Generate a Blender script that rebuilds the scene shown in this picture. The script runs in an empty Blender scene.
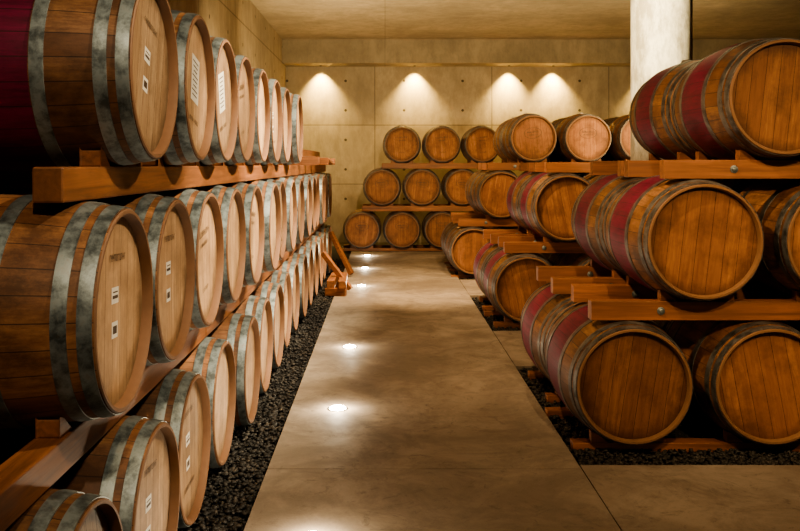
import bpy, bmesh, math, random
import numpy as np
from mathutils import Vector, Matrix
random.seed(7); np.random.seed(7)
scene = bpy.context.scene
COL = scene.collection

# ------------------------------------------------------------------ node helpers
class NT:
    def __init__(s, name):
        s.m = bpy.data.materials.new(name); s.m.use_nodes = True
        s.t = s.m.node_tree; s.n = s.t.nodes; s.l = s.t.links
        s.b = s.n['Principled BSDF']
    def new(s, typ, **kw):
        n = s.n.new(typ)
        for k, v in kw.items(): setattr(n, k, v)
        return n
    def put(s, sock, v):
        if isinstance(v, bpy.types.NodeSocket): s.l.new(v, sock)
        elif v is not None:
            if isinstance(v, tuple) and len(v) == 3 and sock.type == 'RGBA': v = v + (1,)
            sock.default_value = v
    def math(s, op, a, b=None, c=None, clamp=False):
        n = s.new('ShaderNodeMath', operation=op); n.use_clamp = clamp
        s.put(n.inputs[0], a)
        if b is not None: s.put(n.inputs[1], b)
        if c is not None: s.put(n.inputs[2], c)
        return n.outputs[0]
    def obj(s):
        return s.new('ShaderNodeTexCoord').outputs['Object']
    def pos(s):
        return s.new('ShaderNodeNewGeometry').outputs['Position']
    def sep(s, v):
        n = s.new('ShaderNodeSeparateXYZ'); s.put(n.inputs[0], v); return n.outputs
    def comb(s, x, y, z):
        n = s.new('ShaderNodeCombineXYZ')
        for i, v in enumerate((x, y, z)): s.put(n.inputs[i], v)
        return n.outputs[0]
    def vmul(s, v, sc):
        n = s.new('ShaderNodeVectorMath', operation='MULTIPLY'); s.put(n.inputs[0], v); s.put(n.inputs[1], sc); return n.outputs[0]
    def vadd(s, v, w):
        n = s.new('ShaderNodeVectorMath', operation='ADD'); s.put(n.inputs[0], v); s.put(n.inputs[1], w); return n.outputs[0]
    def noise(s, v, scale=5, detail=4, rough=.55, dist=0):
        n = s.new('ShaderNodeTexNoise'); s.put(n.inputs['Vector'], v)
        n.inputs['Scale'].default_value = scale; n.inputs['Detail'].default_value = detail
        n.inputs['Roughness'].default_value = rough; n.inputs['Distortion'].default_value = dist
        return n.outputs[0]
    def white(s, v):
        n = s.new('ShaderNodeTexWhiteNoise', noise_dimensions='1D'); s.put(n.inputs['W'], v); return n.outputs[0]
    def ramp(s, f, stops):
        n = s.new('ShaderNodeValToRGB'); s.put(n.inputs[0], f)
        e = n.color_ramp.elements
        while len(e) < len(stops): e.new(.5)
        for el, (p, c) in zip(e, stops):
            el.position = p
            el.color = (c if isinstance(c, tuple) else (c, c, c)) + (1,)
        return n.outputs[0]
    def mix(s, f, a, b, mode='MIX'):
        n = s.new('ShaderNodeMix', data_type='RGBA', blend_type=mode)
        s.put(n.inputs[0], f); s.put(n.inputs[6], a); s.put(n.inputs[7], b); return n.outputs[2]
    def bump(s, h, strength=.3, dist=.01):
        n = s.new('ShaderNodeBump'); s.put(n.inputs['Height'], h)
        n.inputs['Strength'].default_value = strength; n.inputs['Distance'].default_value = dist
        s.l.new(n.outputs[0], s.b.inputs['Normal'])
    def out(s, col=None, rough=None, metal=None, spec=None):
        if col is not None: s.put(s.b.inputs['Base Color'], col)
        if rough is not None: s.put(s.b.inputs['Roughness'], rough)
        if metal is not None: s.put(s.b.inputs['Metallic'], metal)
        if spec is not None: s.put(s.b.inputs['Specular IOR Level'], spec)
        return s.m

def simple(name, col, rough=.6, metal=0):
    t = NT(name); o = t.obj(); n = t.noise(o, 25, 3)
    c = t.mix(n, tuple(x*.8 for x in col), tuple(min(1, x*1.15) for x in col))
    return t.out(c, rough, metal)

def stave_mat(name, base, dark, burgundy=None):
    t = NT(name); o = t.obj(); x, y, z = t.sep(o)
    rnd = t.new('ShaderNodeObjectInfo').outputs['Random']
    a = t.math('MULTIPLY', t.math('ARCTAN2', x, z), 28/(2*math.pi))
    st = t.math('FLOOR', a); fr = t.math('FRACT', a)
    w = t.white(t.math('ADD', st, t.math('MULTIPLY', rnd, 97)))
    gr = t.noise(t.vadd(t.vmul(o, (55, 4, 55)), t.comb(0, t.math('MULTIPLY', rnd, 50), w)), 1, 7, .75)
    c = t.mix(t.ramp(gr, [(.34, 0.), (.64, 1.)]), dark, base)
    c = t.mix(t.math('MULTIPLY', w, .85), c, dark)
    stain = t.noise(t.vadd(t.vmul(o, (1, .6, 1)), t.comb(rnd, rnd, rnd)), 5, 7, .72)
    c = t.mix(t.ramp(stain, [(.42, 0.), (.62, .85)]), c, tuple(v*.32 for v in dark))
    if burgundy:
        ay = t.math('ADD', t.math('ABSOLUTE', y), t.math('MULTIPLY', t.math('SUBTRACT', gr, .5), .008))
        m = t.math('LESS_THAN', ay, .165)
        bc = t.mix(t.ramp(t.math('ADD', t.math('MULTIPLY', gr, .5), t.math('MULTIPLY', stain, .5)), [(.35, 0.), (.6, 1.)]), tuple(v*1.25 for v in burgundy), tuple(v*.4 for v in burgundy))
        c = t.mix(m, c, bc)
    d = t.math('ABSOLUTE', t.math('SUBTRACT', fr, .5))
    g = t.math('GREATER_THAN', d, .478)
    c = t.mix(t.math('MULTIPLY', g, .75), c, (.015, .008, .004))
    br = t.math('ADD', .65, t.math('MULTIPLY', rnd, .6))
    c = t.mix(1., c, t.comb(br, br, br), 'MULTIPLY')
    t.bump(t.math('SUBTRACT', t.math('MULTIPLY', gr, .5), g), .5, .003)
    return t.out(c, .55, 0, .35)

def head_mat(name, base, dark, contrast=.65):
    t = NT(name); o = t.obj(); x, y, z = t.sep(o)
    rnd = t.new('ShaderNodeObjectInfo').outputs['Random']
    pl = t.math('FLOOR', t.math('ADD', t.math('DIVIDE', x, .0755), .5))
    w = t.white(t.math('ADD', pl, t.math('MULTIPLY', rnd, 61)))
    v = t.vadd(t.vmul(o, (42, 10, 3.6)), t.comb(t.math('MULTIPLY', w, 9), 0, t.math('MULTIPLY', rnd, 40)))
    gr = t.noise(v, 1, 7, .74, .5)
    c = t.mix(t.ramp(gr, [(.34, 0.), (.66, 1.)]), dark, base)
    c = t.mix(t.math('MULTIPLY', w, contrast), c, dark)
    st = t.noise(t.vadd(o, t.comb(rnd, rnd, rnd)), 5, 6, .7)
    c = t.mix(t.ramp(st, [(.44, 0.), (.68, contrast)]), c, tuple(k*.5 for k in dark))
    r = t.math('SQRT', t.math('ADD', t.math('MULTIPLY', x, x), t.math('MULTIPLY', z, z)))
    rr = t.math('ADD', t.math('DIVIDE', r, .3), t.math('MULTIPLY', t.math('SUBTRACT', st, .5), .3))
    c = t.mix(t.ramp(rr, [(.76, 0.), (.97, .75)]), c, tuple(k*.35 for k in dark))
    br = t.math('ADD', .70, t.math('MULTIPLY', rnd, .5))
    c = t.mix(1., c, t.comb(br, br, br), 'MULTIPLY')
    t.bump(gr, .2, .002)
    return t.out(c, .62, 0, .28)

def hoop_mat(name, base):
    t = NT(name); o = t.obj()
    rnd = t.new('ShaderNodeObjectInfo').outputs['Random']
    n = t.noise(t.vadd(o, t.comb(rnd, rnd, rnd)), 14, 6, .7)
    n2 = t.noise(o, 90, 2)
    c = t.mix(t.ramp(n, [(.38, 0.), (.66, 1.)]), tuple(v*.3 for v in base), tuple(min(1, v*1.2) for v in base))
    c = t.mix(t.ramp(n, [(.58, 0.), (.70, .5)]), c, (.12, .06, .035))
    t.bump(n2, .08, .002)
    return t.out(c, t.ramp(n, [(.3, .36), (.8, .6)]), .6)

def beam_mat(name, sc, base=(.35, .13, .046)):
    t = NT(name); o = t.obj()
    g = t.noise(t.vmul(o, sc), 1, 5, .65, .5)
    b = t.noise(o, 1.7, 5)
    c = t.mix(t.ramp(g, [(.3, 0.), (.7, 1.)]), tuple(v*.32 for v in base), base)
    c = t.mix(t.ramp(b, [(.42, 0.), (.65, .65)]), c, tuple(v*.35 for v in base))
    t.bump(g, .3, .004)
    return t.out(c, .55)

def concrete_mat(name, axis, base=(.46, .375, .265), pw=2.3, ph=1.16, off=(0, 0), sk=.5):
    t = NT(name); p = t.pos(); x, y, z = t.sep(p)
    u = {'x': x, 'y': y}[axis[0]]; v = {'z': z, 'y': y, 'x': x}[axis[1]]
    n1 = t.noise(p, .9, 6, .65, .5); n2 = t.noise(t.vmul(p, (3, 3, 1.2)), 2.0, 7, .75); n3 = t.noise(p, 45, 3)
    c = t.mix(t.ramp(n1, [(.35, 0.), (.65, 1.)]), tuple(k*.66 for k in base), tuple(k*1.12 for k in base))
    c = t.mix(t.ramp(n2, [(.42, 0.), (.66, .6)]), c, tuple(k*.48 for k in base))
    c = t.mix(t.math('MULTIPLY', n3, .2), c, tuple(k*1.3 for k in base))
    fu = t.math('FRACT', t.math('DIVIDE', t.math('ADD', u, off[0]+50*pw), pw))
    fv = t.math('FRACT', t.math('DIVIDE', t.math('ADD', v, off[1]+50*ph), ph))
    du = t.math('MULTIPLY', t.math('SUBTRACT', .5, t.math('ABSOLUTE', t.math('SUBTRACT', fu, .5))), pw)
    dv = t.math('MULTIPLY', t.math('SUBTRACT', .5, t.math('ABSOLUTE', t.math('SUBTRACT', fv, .5))), ph)
    seam = t.math('LESS_THAN', t.math('MINIMUM', du, dv), .010)
    pid = t.math('ADD', t.math('FLOOR', t.math('DIVIDE', t.math('ADD', u, off[0]+50*pw), pw)), t.math('MULTIPLY', 13.7, t.math('FLOOR', t.math('DIVIDE', t.math('ADD', v, off[1]+50*ph), ph))))
    c = t.mix(t.math('MULTIPLY', t.white(pid), .2), c, tuple(k*.6 for k in base))
    hu = t.math('MULTIPLY', t.math('SUBTRACT', t.math('FRACT', t.math('MULTIPLY', fu, 2)), .5), pw/2)
    hv = t.math('MULTIPLY', t.math('SUBTRACT', t.math('FRACT', t.math('MULTIPLY', fv, 2)), .5), ph/2)
    hd = t.math('SQRT', t.math('ADD', t.math('MULTIPLY', hu, hu), t.math('MULTIPLY', hv, hv)))
    hole = t.math('LESS_THAN', hd, .026)
    k = t.math('MAXIMUM', t.math('MULTIPLY', seam, sk), t.math('MULTIPLY', hole, .9 if sk > .3 else 0))
    c = t.mix(k, c, (.05, .035, .02))
    t.bump(t.math('SUBTRACT', t.math('MULTIPLY', n3, .3), k), .4, .01)
    return t.out(c, .8)

def floor_mat():
    t = NT('worn_concrete'); p = t.pos()
    n1 = t.noise(p, .8, 6, .65, 1.0); n2 = t.noise(p, 2.6, 8, .78, .6); n3 = t.noise(p, 120, 2); n4 = t.noise(p, 6, 8, .8, 1.6)
    base = (.32, .265, .205)
    c = t.mix(t.ramp(n1, [(.40, 0.), (.60, 1.)]), (.18, .142, .105), base)
    c = t.mix(t.ramp(n2, [(.44, 0.), (.62, .65)]), c, (.14, .107, .078))
    c = t.mix(t.ramp(n4, [(.55, 0.), (.66, .65)]), c, (.08, .058, .042))
    c = t.mix(t.math('MULTIPLY', n3, .15), c, (.5, .43, .36))
    t.bump(t.math('ADD', n3, n4), .18, .004)
    return t.out(c, t.ramp(n2, [(.3, .62), (.7, .85)]), 0, .22)

def emis(name, col, st):
    t = NT(name); t.b.inputs['Emission Color'].default_value = col + (1,)
    t.b.inputs['Emission Strength'].default_value = st
    return t.out(col, .4)

M_STAVE_L = stave_mat('oak_staves_tan', (.37, .185, .085), (.165, .068, .03))
M_STAVE_B = stave_mat('oak_staves_burgundy_bilge', (.37, .185, .085), (.165, .068, .03), (.18, .009, .045))
M_HOOP = hoop_mat('galvanised_hoop', (.27, .31, .31))
M_HOOP_D = hoop_mat('dark_hoop', (.165, .16, .15))  # darker, browner hoop tone for the right and back barrels
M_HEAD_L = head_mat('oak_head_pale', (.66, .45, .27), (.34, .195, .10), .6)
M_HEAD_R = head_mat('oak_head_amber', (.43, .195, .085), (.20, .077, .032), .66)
M_CHIME = simple('chime_endgrain', (.20, .10, .05), .7)
M_DARK = simple('dark_gap', (.02, .01, .006), .9)
M_LABEL = simple('paper_label', (.75, .70, .62), .6)
M_INK = simple('stencil_ink', (.07, .04, .025), .7)
M_BUNG = simple('silicone_bung', (.35, .30, .25), .5)
M_BX = beam_mat('timber_grain_x', (1.5, 30, 30))
M_BY = beam_mat('timber_grain_y', (30, 1.5, 30))

# ------------------------------------------------------------------ mesh builder
class MB:
    def __init__(s): s.v = []; s.f = []; s.mi = []; s.sm = []; s.mats = []
    def m(s, mat):
        if mat not in s.mats: s.mats.append(mat)
        return s.mats.index(mat)
    def add(s, vs, fs, mat, smooth=False):
        o = len(s.v); s.v += [tuple(q) for q in vs]
        k = s.m(mat)
        for f in fs: s.f.append(tuple(i+o for i in f)); s.mi.append(k); s.sm.append(smooth)
    def revolve(s, prof, mat, N=56, smooth=True, M=None):
        vs = []; fs = []
        for r, y in prof:
            for i in range(N):
                a = 2*math.pi*i/N; vs.append(Vector((r*math.sin(a), y, r*math.cos(a))))
        for j in range(len(prof)-1):
            for i in range(N):
                i2 = (i+1) % N
                fs.append((j*N+i, j*N+i2, (j+1)*N+i2, (j+1)*N+i))
        if M is not None: vs = [M @ q for q in vs]
        s.add(vs, fs, mat, smooth)
    def box(s, x0, x1, y0, y1, z0, z1, mat, M=None):
        vs = [Vector((x, y, z)) for z in (z0, z1) for y in (y0, y1) for x in (x0, x1)]
        if M is not None: vs = [M @ q for q in vs]
        s.add(vs, [(0, 2, 3, 1), (4, 5, 7, 6), (0, 1, 5, 4), (2, 6, 7, 3), (0, 4, 6, 2), (1, 3, 7, 5)], mat)
    def prism(s, pts, axis, a, b, mat):
        n = len(pts)
        if axis == 'y': vs = [(p, a, q) for p, q in pts] + [(p, b, q) for p, q in pts]
        else: vs = [(a, p, q) for p, q in pts] + [(b, p, q) for p, q in pts]
        fs = [tuple(range(n)), tuple(range(2*n-1, n-1, -1))] + [(i, (i+1) % n, n+(i+1) % n, n+i) for i in range(n)]
        s.add(vs, fs, mat)
    def mesh(s, name):
        me = bpy.data.meshes.new(name); me.from_pydata(s.v, [], s.f)
        for mt in s.mats: me.materials.append(mt)
        me.polygons.foreach_set('material_index', s.mi)
        me.polygons.foreach_set('use_smooth', s.sm)
        me.update(); return me
    def obj(s, name, bevel=0):
        o = bpy.data.objects.new(name, s.mesh(name)); COL.objects.link(o)
        if bevel:
            b = o.modifiers.new('bevel', 'BEVEL'); b.width = bevel; b.segments = 2; b.limit_method = 'ANGLE'
        return o

# ------------------------------------------------------------------ barrel
L = .95; H = L/2; RB = .356; RH = .309
def rad(y): return RH + (RB-RH)*(1-(abs(y)/H)**2)
RS = rad(H-.16) + .0005      # radius where a barrel sits on its timbers

def barrel(name, stave, hoop, head, marks):
    b = MB()
    ys = [-H+.004 + (L-.008)*i/22 for i in range(23)]
    b.revolve([(rad(y), y) for y in ys], stave, 84)
    for sg in (-1, 1):
        b.revolve([(rad(H), sg*(H-.004)), (rad(H)-.004, sg*H), (RH-.014, sg*H)], M_CHIME, 84, False)
        b.revolve([(RH-.014, sg*H), (RH-.020, sg*(H-.016)), (RH-.020, sg*(H-.038))], M_CHIME, 84)
        hoops = [(0.008, .048), (.074, .116), (.262, .306)]
        for h0, h1 in hoops:
            y0, y1 = sg*(H-h0), sg*(H-h1); t = .0035
            ym = (y0+y1)/2
            b.revolve([(rad(y0)+t, y0), (rad(ym)+t+.0008, ym), (rad(y1)+t, y1)], hoop, 84)
            b.revolve([(rad(y0)-.001, y0), (rad(y0)+t, y0)], hoop, 84, False)
            b.revolve([(rad(y1)-.001, y1), (rad(y1)+t, y1)], hoop, 84, False)
            for a in (2.2, 2.27):
                c = Vector((math.sin(a), 0, math.cos(a)))
                for yy in (y0*.75+y1*.25, y0*.25+y1*.75):
                    p = c*(rad(yy)+t+.001) + Vector((0, yy, 0))
                    Mx = Matrix.Translation(p) @ c.to_track_quat('Y', 'Z').to_matrix().to_4x4()
                    b.revolve([(.006, 0), (.0045, .0025), (0.0005, .0035)], hoop, 8, True, Mx)
        yh = sg*(H-.034); R = RH-.0195
        b.add([(R*1.0*math.sin(2*math.pi*i/48), yh-sg*.004, R*math.cos(2*math.pi*i/48)) for i in range(48)], [tuple(range(48))], M_DARK)
        W = .0755
        for k in range(-4, 5):
            a, c = max(-R+.0004, (k-.5)*W+.0009), min(R-.0004, (k+.5)*W-.0009)
            if c <= a: continue
            xs = [a+(c-a)*i/6 for i in range(7)]
            pts = [(x, yh, -math.sqrt(max(0, R*R-x*x))) for x in xs] + [(x, yh, math.sqrt(max(0, R*R-x*x))) for x in reversed(xs)]
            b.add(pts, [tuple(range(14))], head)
    yf = -(H-.034)-.0012
    def rect(x, z, w, h, mat, e=0):
        b.add([(x-w/2, yf-e, z-h/2), (x+w/2, yf-e, z-h/2), (x+w/2, yf-e, z+h/2), (x-w/2, yf-e, z+h/2)], [(0, 1, 2, 3)], mat)
    rr = random.Random(marks+11)
    def words(x0, x1, z, h):
        x = x0
        while x < x1:
            w = h*rr.uniform(.35, .6)
            rect(x+w*.15, z, h*.14, h, M_INK, .0006)
            rect(x+w*.5, z+h*rr.choice((-.4, 0, .4)), w*.6, h*.14, M_INK, .0006)
            if rr.random() < .5: rect(x+w*.85, z, h*.14, h, M_INK, .0006)
            x += w*1.35
    if marks in (1, 3):
        rect(-.02, .045, .07, .05, M_LABEL); rect(-.02, .055, .05, .004, M_INK, .0006); rect(-.02, .04, .055, .010, M_INK, .0006)
        rect(-.02, -.06, .06, .05, M_LABEL); rect(-.02, -.06, .04, .024, M_INK, .0006)
        words(-.08, .08, .16, .022)
    if marks == 2:
        words(-.11, .11, .13, .028); words(-.08, .08, .075, .018); words(-.06, .06, -.14, .018)
    if marks == 3:
        words(-.09, .09, -.16, .02)
    if marks == 4:
        rect(.01, .04, .15, .20, M_LABEL)
        for i in range(8): rect(.005, .115-i*.021, .11-.02*(i % 3), .006, M_INK, .0006)
        words(-.09, .09, -.14, .02)
    if marks == 5:
        n = 40
        for i in range(n):
            a0, a1 = 2*math.pi*i/n, 2*math.pi*(i+1)/n
            P = lambda a, q: (.12*q*math.cos(a), yf, .075*q*math.sin(a)+.07)
            b.add([P(a0, 1), P(a1, 1), P(a1, .95), P(a0, .95)], [(0, 1, 2, 3)], M_INK)
        words(-.08, .08, .085, .024); words(-.06, .06, .045, .018)
    b.revolve([(.030, 0), (.030, .012), (.024, .02), (.0005, .021)], M_BUNG, 20, True, Matrix.Translation((0, 0, RB-.003)) @ Matrix.Rotation(math.pi/2, 4, 'X'))
    return b.mesh(name)

ML = [barrel('barrel_pale_%d' % k, M_STAVE_L, M_HOOP, M_HEAD_L, k) for k in (0, 1, 2, 3, 4, 5)]
MLB = barrel('barrel_pale_burgundy', M_STAVE_B, M_HOOP, M_HEAD_L, 1)
MR = [barrel('barrel_amber_%d' % k, M_STAVE_L, M_HOOP_D, M_HEAD_R, k) for k in (0, 5, 2)]
MRB = barrel('barrel_amber_burgundy', M_STAVE_B, M_HOOP_D, M_HEAD_R, 0)

def place(me, loc, rz=0, roll=0):
    o = bpy.data.objects.new('wine_barrel', me); COL.objects.link(o)
    o.matrix_world = Matrix.Translation(loc) @ Matrix.Rotation(rz, 4, 'Z') @ Matrix.Rotation(roll, 4, 'Y')
    return o
Z0, DZ = .357, .775          # right-hand and far stacks
ZL = .325                    # left run sits a little lower in its gravel bed
# ---- left run, heads toward the aisle (+X)
XL = -.80
for lvl, (d0, n) in enumerate(((2.35, 16), (2.71, 15), (3.07, 8))):
    for k in range(n):
        y = d0 + .722*k
        if lvl == 2 and k == 0: me = MLB
        elif lvl == 1 and k == 0: me = ML[1]
        elif lvl == 2 and k in (1, 2): me = ML[4]
        elif lvl == 0 and k == 1: me = ML[1]
        else: me = random.choice([ML[0], ML[0], ML[1], ML[2], ML[3]])
        place(me, (XL-H+random.uniform(-.02, .02), y, ZL+DZ*lvl), math.pi/2+random.uniform(-.008, .008), random.uniform(-.3, .3))
# ---- right stacks, heads toward the entrance (-Y)
LX = (1.335, 1.715, 2.15)
stacks = [(4.70, 0.0, 3), (8.35, 0.02, 2), (12.0, -.12, 3)]
for si, (d, dx, levels) in enumerate(stacks):
    for lvl in range(levels):
        for c in range(5 if si else 4):
            for row in range(2):
                x = LX[lvl] + .745*c + dx
                y = d + H + row*(L+.03)
                me = random.choice([MR[0], MR[0], MRB, MR[2] if si else MR[0]])
                if c == 0: me = MRB if (si < 2) else MR[0]
                if si == 0 and c == 1: me = MR[0]
                if si == 2 and lvl == 2: me = MR[1]
                place(me, (x, y, Z0+DZ*lvl), 0, random.uniform(-.22, .22))
# ---- back stack
DB = 15.9
for lvl in range(3):
    for c in range(9-lvl):
        x = -.42 + .365*lvl + .73*c
        place(random.choice([MR[1], MR[2], MR[1]]), (x, DB+H, Z0+DZ*lvl), 0, random.uniform(-.1, .1))

# ------------------------------------------------------------------ racks
def chocks(b, axis, centres, pos, zt, w=.07, mat=None):
    for c in centres:
        for sg in (-1, 1):
            p = [(c+sg*.115, zt), (c+sg*.20, zt), (c+sg*.20, zt+.055), (c+sg*.175, zt+.045)]
            if axis == 'x': b.prism(p, 'y', pos-w/2, pos+w/2, mat)
            else: b.prism(p, 'x', pos-w/2, pos+w/2, mat)
def zb(l, z=None):
    z = Z0 if z is None else z
    return (z + DZ*l + RS, z + DZ*(l+1) - RS)
def bolt(b, x, y, z):
    b.revolve([(.022, 0), (.022, -.004), (.012, -.005), (.011, -.010), (.0005, -.011)], M_HOOP, 16, False, Matrix.Translation((x, y, z)))
for si, (d, dx, levels) in enumerate(stacks):
    b = MB()
    ncol = 5 if si else 4
    xe = 1.335 + .745*ncol + dx
    for l in range(-1, levels-1):
        x0 = {-1: 1.03, 0: 1.13, 1: 1.53}[l] + dx
        z0, z1 = (-.03, Z0-RS) if l < 0 else zb(l)
        for row in range(2):
            for off in (.16, L-.16):
                y = d + row*(L+.03) + off
                j = 0 if (row == 0 and off < .2) else random.uniform(-.03, .04)
                b.box(x0 + j, xe, y-.045, y+.045, z0, z1, M_BX)
                if l >= 0:
                    bolt(b, x0+j+.38, y-.045, (z0+z1)/2); bolt(b, x0+j+2.1, y-.045, (z0+z1)/2)
                if l+1 < levels: chocks(b, 'x', [LX[l+1]+.745*c+dx for c in range(ncol)], y, z1, .06, M_BX)
    if levels == 2:
        zt = Z0+DZ+RS
        for row in range(2):
            for off in (.16, L-.16):
                y = d + row*(L+.03) + off
                b.box(1.55, xe, y-.045, y+.045, zt, zt+.1, M_BX)
    b.obj('barrel_rack', .006)
b = MB()
for l in (-1, 0, 1):
    z0, z1 = (-.03, Z0-RS) if l < 0 else zb(l)
    for off in (.16, L-.16):
        b.box(-.78+.36*(l+1), 6.0, DB+off-.045, DB+off+.045, z0, z1, M_BX)
        chocks(b, 'x', [-.42+.365*(l+1)+.73*c for c in range(8)], DB+off, z1, .06, M_BX)
b.obj('barrel_rack', .005)
b = MB()
for l in (-1, 0, 1):
    z0, z1 = (-.055, ZL-RS) if l < 0 else zb(l, ZL)
    y0, y1 = {-1: (1.8, 14.1), 0: (1.5, 13.9), 1: (2.5, 13.6)}[l]
    for xx in (XL-.16, XL-L+.16):
        ya = y0 if not (l == 1 and xx < -1) else 1.7
        y = ya
        while y < y1-.05:
            ln = min(3.0, y1-y)
            b.box(xx-.045, xx+.045, y+.002, y+ln-.002, z0, z1, M_BY)
            y += ln
        d0, n = ((2.35, 16), (2.71, 15), (3.07, 8))[l+1]
        if l >= 0: chocks(b, 'y', [d0+.722*k for k in range(n)], xx, z1, .07, M_BY)
b.obj('barrel_rack', .006)
def timber(p0, p1, w=.09, mat=M_BX):
    p0 = Vector(p0); p1 = Vector(p1); d = p1-p0
    q = d.to_track_quat('X', 'Z').to_matrix().to_4x4()
    b.box(0, d.length, -w/2, w/2, -w/2, w/2, mat, Matrix.Translation(p0) @ q)
b = MB()
zt = zb(1, ZL)[1]
for i in range(5):
    yy = 9.3+i*.75
    timber((-1.65, yy, zt+.046), (-.70-.04*(i % 2), yy+.05, zt+.046))
timber((-1.0, 9.2, zt+.137), (-.95, 12.2, zt+.137), mat=M_BY)
timber((-1.4, 9.3, zt+.137), (-1.42, 12.2, zt+.137), mat=M_BY)
b.obj('spare_timbers', .005)
b = MB()
timber((-.70, 10.4, .045), (-.46, 10.35, .045)); timber((-.70, 11.05, .045), (-.46, 11.0, .045))
timber((-.50, 10.3, .135), (-.52, 11.15, .135), mat=M_BY)
timber((-.64, 10.35, .135), (-.63, 11.15, .135), mat=M_BY)
timber((-.42, 10.65, .04), (-.76, 10.8, .46), .06)
timber((-.46, 12.1, .04), (-.76, 12.3, .60), .06)
b.obj('stacked_timber_offcuts', .005)

# ------------------------------------------------------------------ room shell
XW, XR, YN, YB, ZC = -1.95, 8.0, -2.5, 17.3, 3.92
def slab(name, x0, x1, y0, y1, z0, z1, mat):
    b = MB(); b.box(x0, x1, y0, y1, z0, z1, mat); return b.obj(name)
slab('wall_back', XW-.2, XR+.2, YB, YB+.2, -.2, ZC+.2, concrete_mat('concrete_back', ('x', 'z'), off=(.2, 0)))
slab('wall_left', XW-.2, XW, YN, YB, -.2, ZC+.2, concrete_mat('concrete_left', ('y', 'z')))
slab('wall_right', XR, XR+.2, YN, YB, -.2, ZC+.2, concrete_mat('concrete_right', ('y', 'z')))
slab('wall_front', XW-.2, XR+.2, YN-.2, YN, -.2, ZC+.2, concrete_mat('concrete_front', ('x', 'z')))
slab('ceiling', XW-.2, XR+.2, YN-.2, YB+.2, ZC, ZC+.2, concrete_mat('concrete_ceiling', ('x', 'y'), base=(.52, .42, .29), pw=9.2, ph=2.6, sk=.2))
slab('trim_lintel', XW, XR, 16.7, YB, 3.47, ZC, concrete_mat('concrete_lintel', ('x', 'z'), pw=9.2, ph=8.9, base=(.36, .29, .20), sk=.2))

FM = floor_mat(); b = MB()
g = .003
def tile(x0, x1, y0, y1): b.box(x0+g, x1-g, y0+g, y1-g, -.08, 0, FM)
PX0, PX1 = -.60, 1.0
for y0, y1 in ((YN, 1.2), (1.2, 4.47), (4.47, 15.65)): tile(PX0, PX1, y0, y1)
tile(XW, PX0, YN, 1.2)
pits = [(4.53, 6.75), (8.18, 10.4), (11.83, 14.05)]
tile(PX1, XR, YN, 1.2); tile(PX1, XR, 1.2, 4.53)
for (a0, a1), (b0, b1) in zip(pits, pits[1:]): tile(PX1, XR, a1, b0)
tile(PX1, XR, 14.05, 15.65)
for a0, a1 in pits: tile(5.5, XR, a0, a1)
b.box(XW, XR, YN, YB, -.2, -.06, simple('gravel_earth', (.012, .010, .009), .95))
b.obj('floor', 0)

def gravel(name, regions):
    bm = bmesh.new(); bmesh.ops.create_icosphere(bm, subdivisions=1, radius=1)
    bv = np.array([v.co[:] for v in bm.verts]); bf = np.array([[v.index for v in f.verts] for f in bm.faces]); bm.free()
    V = []; F = []; o = 0
    for (x0, x1, y0, y1, n) in regions:
        for _ in range(n):
            r = random.uniform(.007, .016)
            s = np.array([r*random.uniform(.8, 1.4), r*random.uniform(.8, 1.4), r*random.uniform(.5, .8)])
            R = np.array(Matrix.Rotation(random.uniform(0, 6.28), 3, 'Z') @ Matrix.Rotation(random.uniform(-.5, .5), 3, 'X'))
            jit = 1+np.random.uniform(-.15, .15, (len(bv), 1))
            p = (bv*jit*s) @ R.T + np.array([random.uniform(x0+r*1.4, x1-r*1.4), random.uniform(y0+r*1.4, y1-r*1.4), random.uniform(-.045, -.010)])
            V.append(p); F.append(bf+o); o += len(bv)
    V = np.vstack(V); F = np.vstack(F)
    me = bpy.data.meshes.new(name); me.from_pydata(V.tolist(), [], F.tolist()); me.polygons.foreach_set('use_smooth', [True]*len(F))
    t = NT(name+'_stone'); p = t.pos(); n = t.noise(p, 32, 2); c = t.ramp(n, [(.3, (.005, .0045, .004)), (.55, (.02, .017, .014)), (.74, (.08, .065, .05))])
    me.materials.append(t.out(c, .65))
    ob = bpy.data.objects.new(name, me); COL.objects.link(ob)
gravel('gravel_bed', [(-1.1, -.6, 1.8, 6, 8000), (-1.0, -.6, 6, 14.5, 5500), (-1.95, -1.0, 1.25, 6, 2000),
    (1.0, 3.2, 4.53, 5.0, 4000), (1.0, 1.6, 5.0, 6.75, 3000), (1.6, 5.5, 5.0, 6.75, 1500), (3.2, 5.5, 4.53, 5.0, 1200),
    (1.0, 1.8, 8.18, 10.4, 2500), (1.0, 1.8, 11.83, 14.05, 1800), (1.8, 5.5, 8.18, 8.7, 1200)])

# column
tc = NT('cast_column_concrete'); p = tc.pos(); n = tc.noise(tc.vmul(p, (2.5, 2.5, .9)), 2.5, 7, .75); n2 = tc.noise(p, 60, 2)
x, y, z = tc.sep(p)
ring = tc.math('LESS_THAN', tc.math('FRACT', tc.math('DIVIDE', z, .98)), .012)
c = tc.mix(tc.ramp(n, [(.40, 0.), (.60, 1.)]), (.36, .31, .22), (.76, .70, .55))
c = tc.mix(tc.math('MULTIPLY', ring, .5), c, (.2, .17, .13)); tc.bump(n2, .1, .003)
b = MB()
cm = tc.out(c, .6)
b.revolve([(.245, 0), (.25, .006), (.25, ZC)], cm, 64, True, Matrix.Rotation(math.pi/2, 4, 'X'))
o = b.obj('concrete_column'); o.location = (2.33, 7.42, 0)

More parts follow.
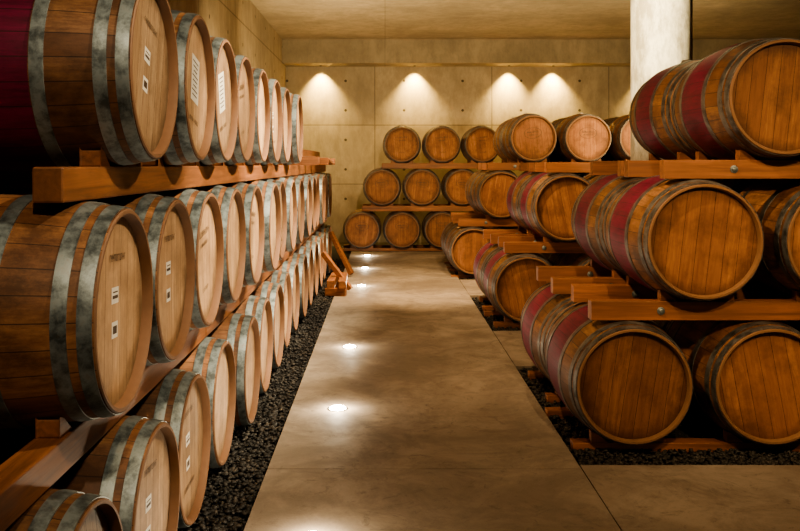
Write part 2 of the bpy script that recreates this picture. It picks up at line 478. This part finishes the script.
# ------------------------------------------------------------------ lights
WARM = (1.0, .70, .38)
M_BLK = simple('lamp_housing', (.04, .04, .04), .4, .6)
def spot(loc, tgt, energy, size=70, blend=.6, col=WARM, rad_=.05, name='ceiling_spotlight', up=False):
    loc = Vector(loc); tgt = Vector(tgt); d = (tgt-loc).normalized()
    root = bpy.data.objects.new(name, None); COL.objects.link(root); root.location = loc
    b = MB()
    q = d.to_track_quat('Y', 'Z').to_matrix().to_4x4()
    k = .45 if name == 'wall_washer' else 1
    b.revolve([(.0005, -.19*k), (.045*k, -.18*k), (.055*k, -.02*k), (.058*k, 0), (.050*k, 0), (.046*k, -.03*k), (.0005, -.031*k)], M_BLK, 24, True, q)
    h = b.obj('housing'); h.parent = root
    b2 = MB()
    if up: b2.box(-.03, .03, -.03, .03, -.10, 0, M_BLK)
    else:
        b2.box(-.01, .01, -.01, .01, .02, (3.47 if k < 1 else ZC)-loc.z+.06, M_BLK)
    s = b2.obj('stem'); s.parent = root; s.location = tuple(-d*.12*k)
    li = bpy.data.lights.new('lamp', 'SPOT'); li.energy = energy; li.spot_size = math.radians(size); li.spot_blend = blend
    li.color = col; li.shadow_soft_size = rad_
    lo = bpy.data.objects.new('lamp', li); COL.objects.link(lo); lo.parent = root
    lo.location = tuple(d*.02); lo.rotation_mode = 'QUATERNION'; lo.rotation_quaternion = d.to_track_quat('-Z', 'Y')

# wash on the left barrel heads
for i, y in enumerate((2.6, 4.3, 6.0, 7.7, 9.6)):
    spot((1.1, y, 3.3 if i < 4 else 3.62), (-.8, y+.7, 1.5), (230, 750, 1100, 1000, 700)[i], 56, .7, (1, .84, .58))
# unseen spot added overhead to brighten the bodies of the nearest left barrels
spot((-.1, .1, 3.4), (-1.25, 2.8, 1.3), 190, 60, .9, (1, .80, .54))
# aisle pools
for y, e in ((2.6, 110), (6.4, 110), (9.6, 1050)):
    spot((.25, y, 3.6), (.25, y+(.6 if y < 9 else 1.5), 0), e, 60, .9)
# spots out of view, added to brighten the right stacks and back stack
spot((1.3, 1.3, 3.5), (1.7, 4.7, 1.0), 350, 50, .9)
spot((2.7, 1.3, 3.5), (2.7, 4.7, 1.3), 280, 50, .9)
spot((-.3, 3.9, 3.5), (1.6, 5.6, 1.2), 430, 50, .9)
spot((-.3, 7.4, 3.5), (1.5, 9.2, 1.0), 500, 50, .9)
spot((1.2, 6.7, 3.5), (1.6, 8.6, .9), 150, 65, .8)
spot((1.2, 9.2, 3.65), (1.9, 12.2, 1.2), 420, 65, .8)
spot((.5, 9.2, 3.65), (.6, 16., 1.0), 650, 40, .9)
spot((1.2, 5.6, 3.6), (2.33, 7.42, 2.6), 1000, 45, .8, (1, .84, .52))
# wall washers under the lintel
for x in (-1.25, .58, 2.42, 3.28, 5.2):
    spot((x, 17.14, 3.46), (x, 17.24, 2.8), 420, 92, 1., (1, .70, .24), .04, 'wall_washer')
# unseen fill lamps added above the racks to brighten ceiling and left wall
spot((-1.2, 10.8, 1.95), (.4, 14.2, 3.92), 480, 120, 1, (1, .76, .40), .05, 'fill_uplight', True)
spot((-1.2, 9.4, 1.95), (-1.9, 10.8, 3.4), 100, 120, 1, (1, .74, .38), .05, 'fill_uplight', True)
spot((3.9, 9.9, 2.1), (2.8, 13.8, 3.92), 450, 120, 1, (1, .76, .40), .05, 'fill_uplight', True)

M_FL = emis('floor_light_lens', (1, .88, .66), 80); M_RING = simple('steel_ring', (.5, .48, .44), .3, 1)
for y in (3.64, 5.57, 7.45, 11.2, 13.1, 14.9):
    root = bpy.data.objects.new('recessed_floor_light', None); COL.objects.link(root); root.location = (-.30, y, 0)
    b = MB(); Mx = Matrix.Rotation(math.pi/2, 4, 'X')
    b.revolve([(.066, 0), (.063, .004), (.054, .004), (.052, .001)], M_RING, 32, True, Mx); r = b.obj('ring'); r.parent = root
    b = MB(); b.revolve([(.053, .001), (.051, .007), (.040, .013), (.020, .017), (.0005, .018)], M_FL, 32, True, Mx); r = b.obj('lens'); r.parent = root
    li = bpy.data.lights.new('glow', 'POINT'); li.energy = 8; li.color = (1, .84, .6); li.shadow_soft_size = .02
    lo = bpy.data.objects.new('glow', li); COL.objects.link(lo); lo.parent = root; lo.location = (0, 0, .06)

w = bpy.data.worlds.new('cellar_ambient'); scene.world = w; w.use_nodes = True
w.node_tree.nodes['Background'].inputs[0].default_value = (.02, .012, .006, 1)
try:
    scene.view_settings.look = 'AgX - Medium High Contrast'
    scene.view_settings.exposure = .3
except Exception as e: print(e)

# ------------------------------------------------------------------ camera
cam = bpy.data.cameras.new('camera'); co = bpy.data.objects.new('camera', cam); COL.objects.link(co)
co.location = (0, 0, 1.546); co.rotation_euler = (math.pi/2, 0, 0)
cam.sensor_width = 36; cam.lens = 880/800*36; cam.shift_x = 15/800; cam.shift_y = -101/800
cam.clip_start = .05
scene.camera = co
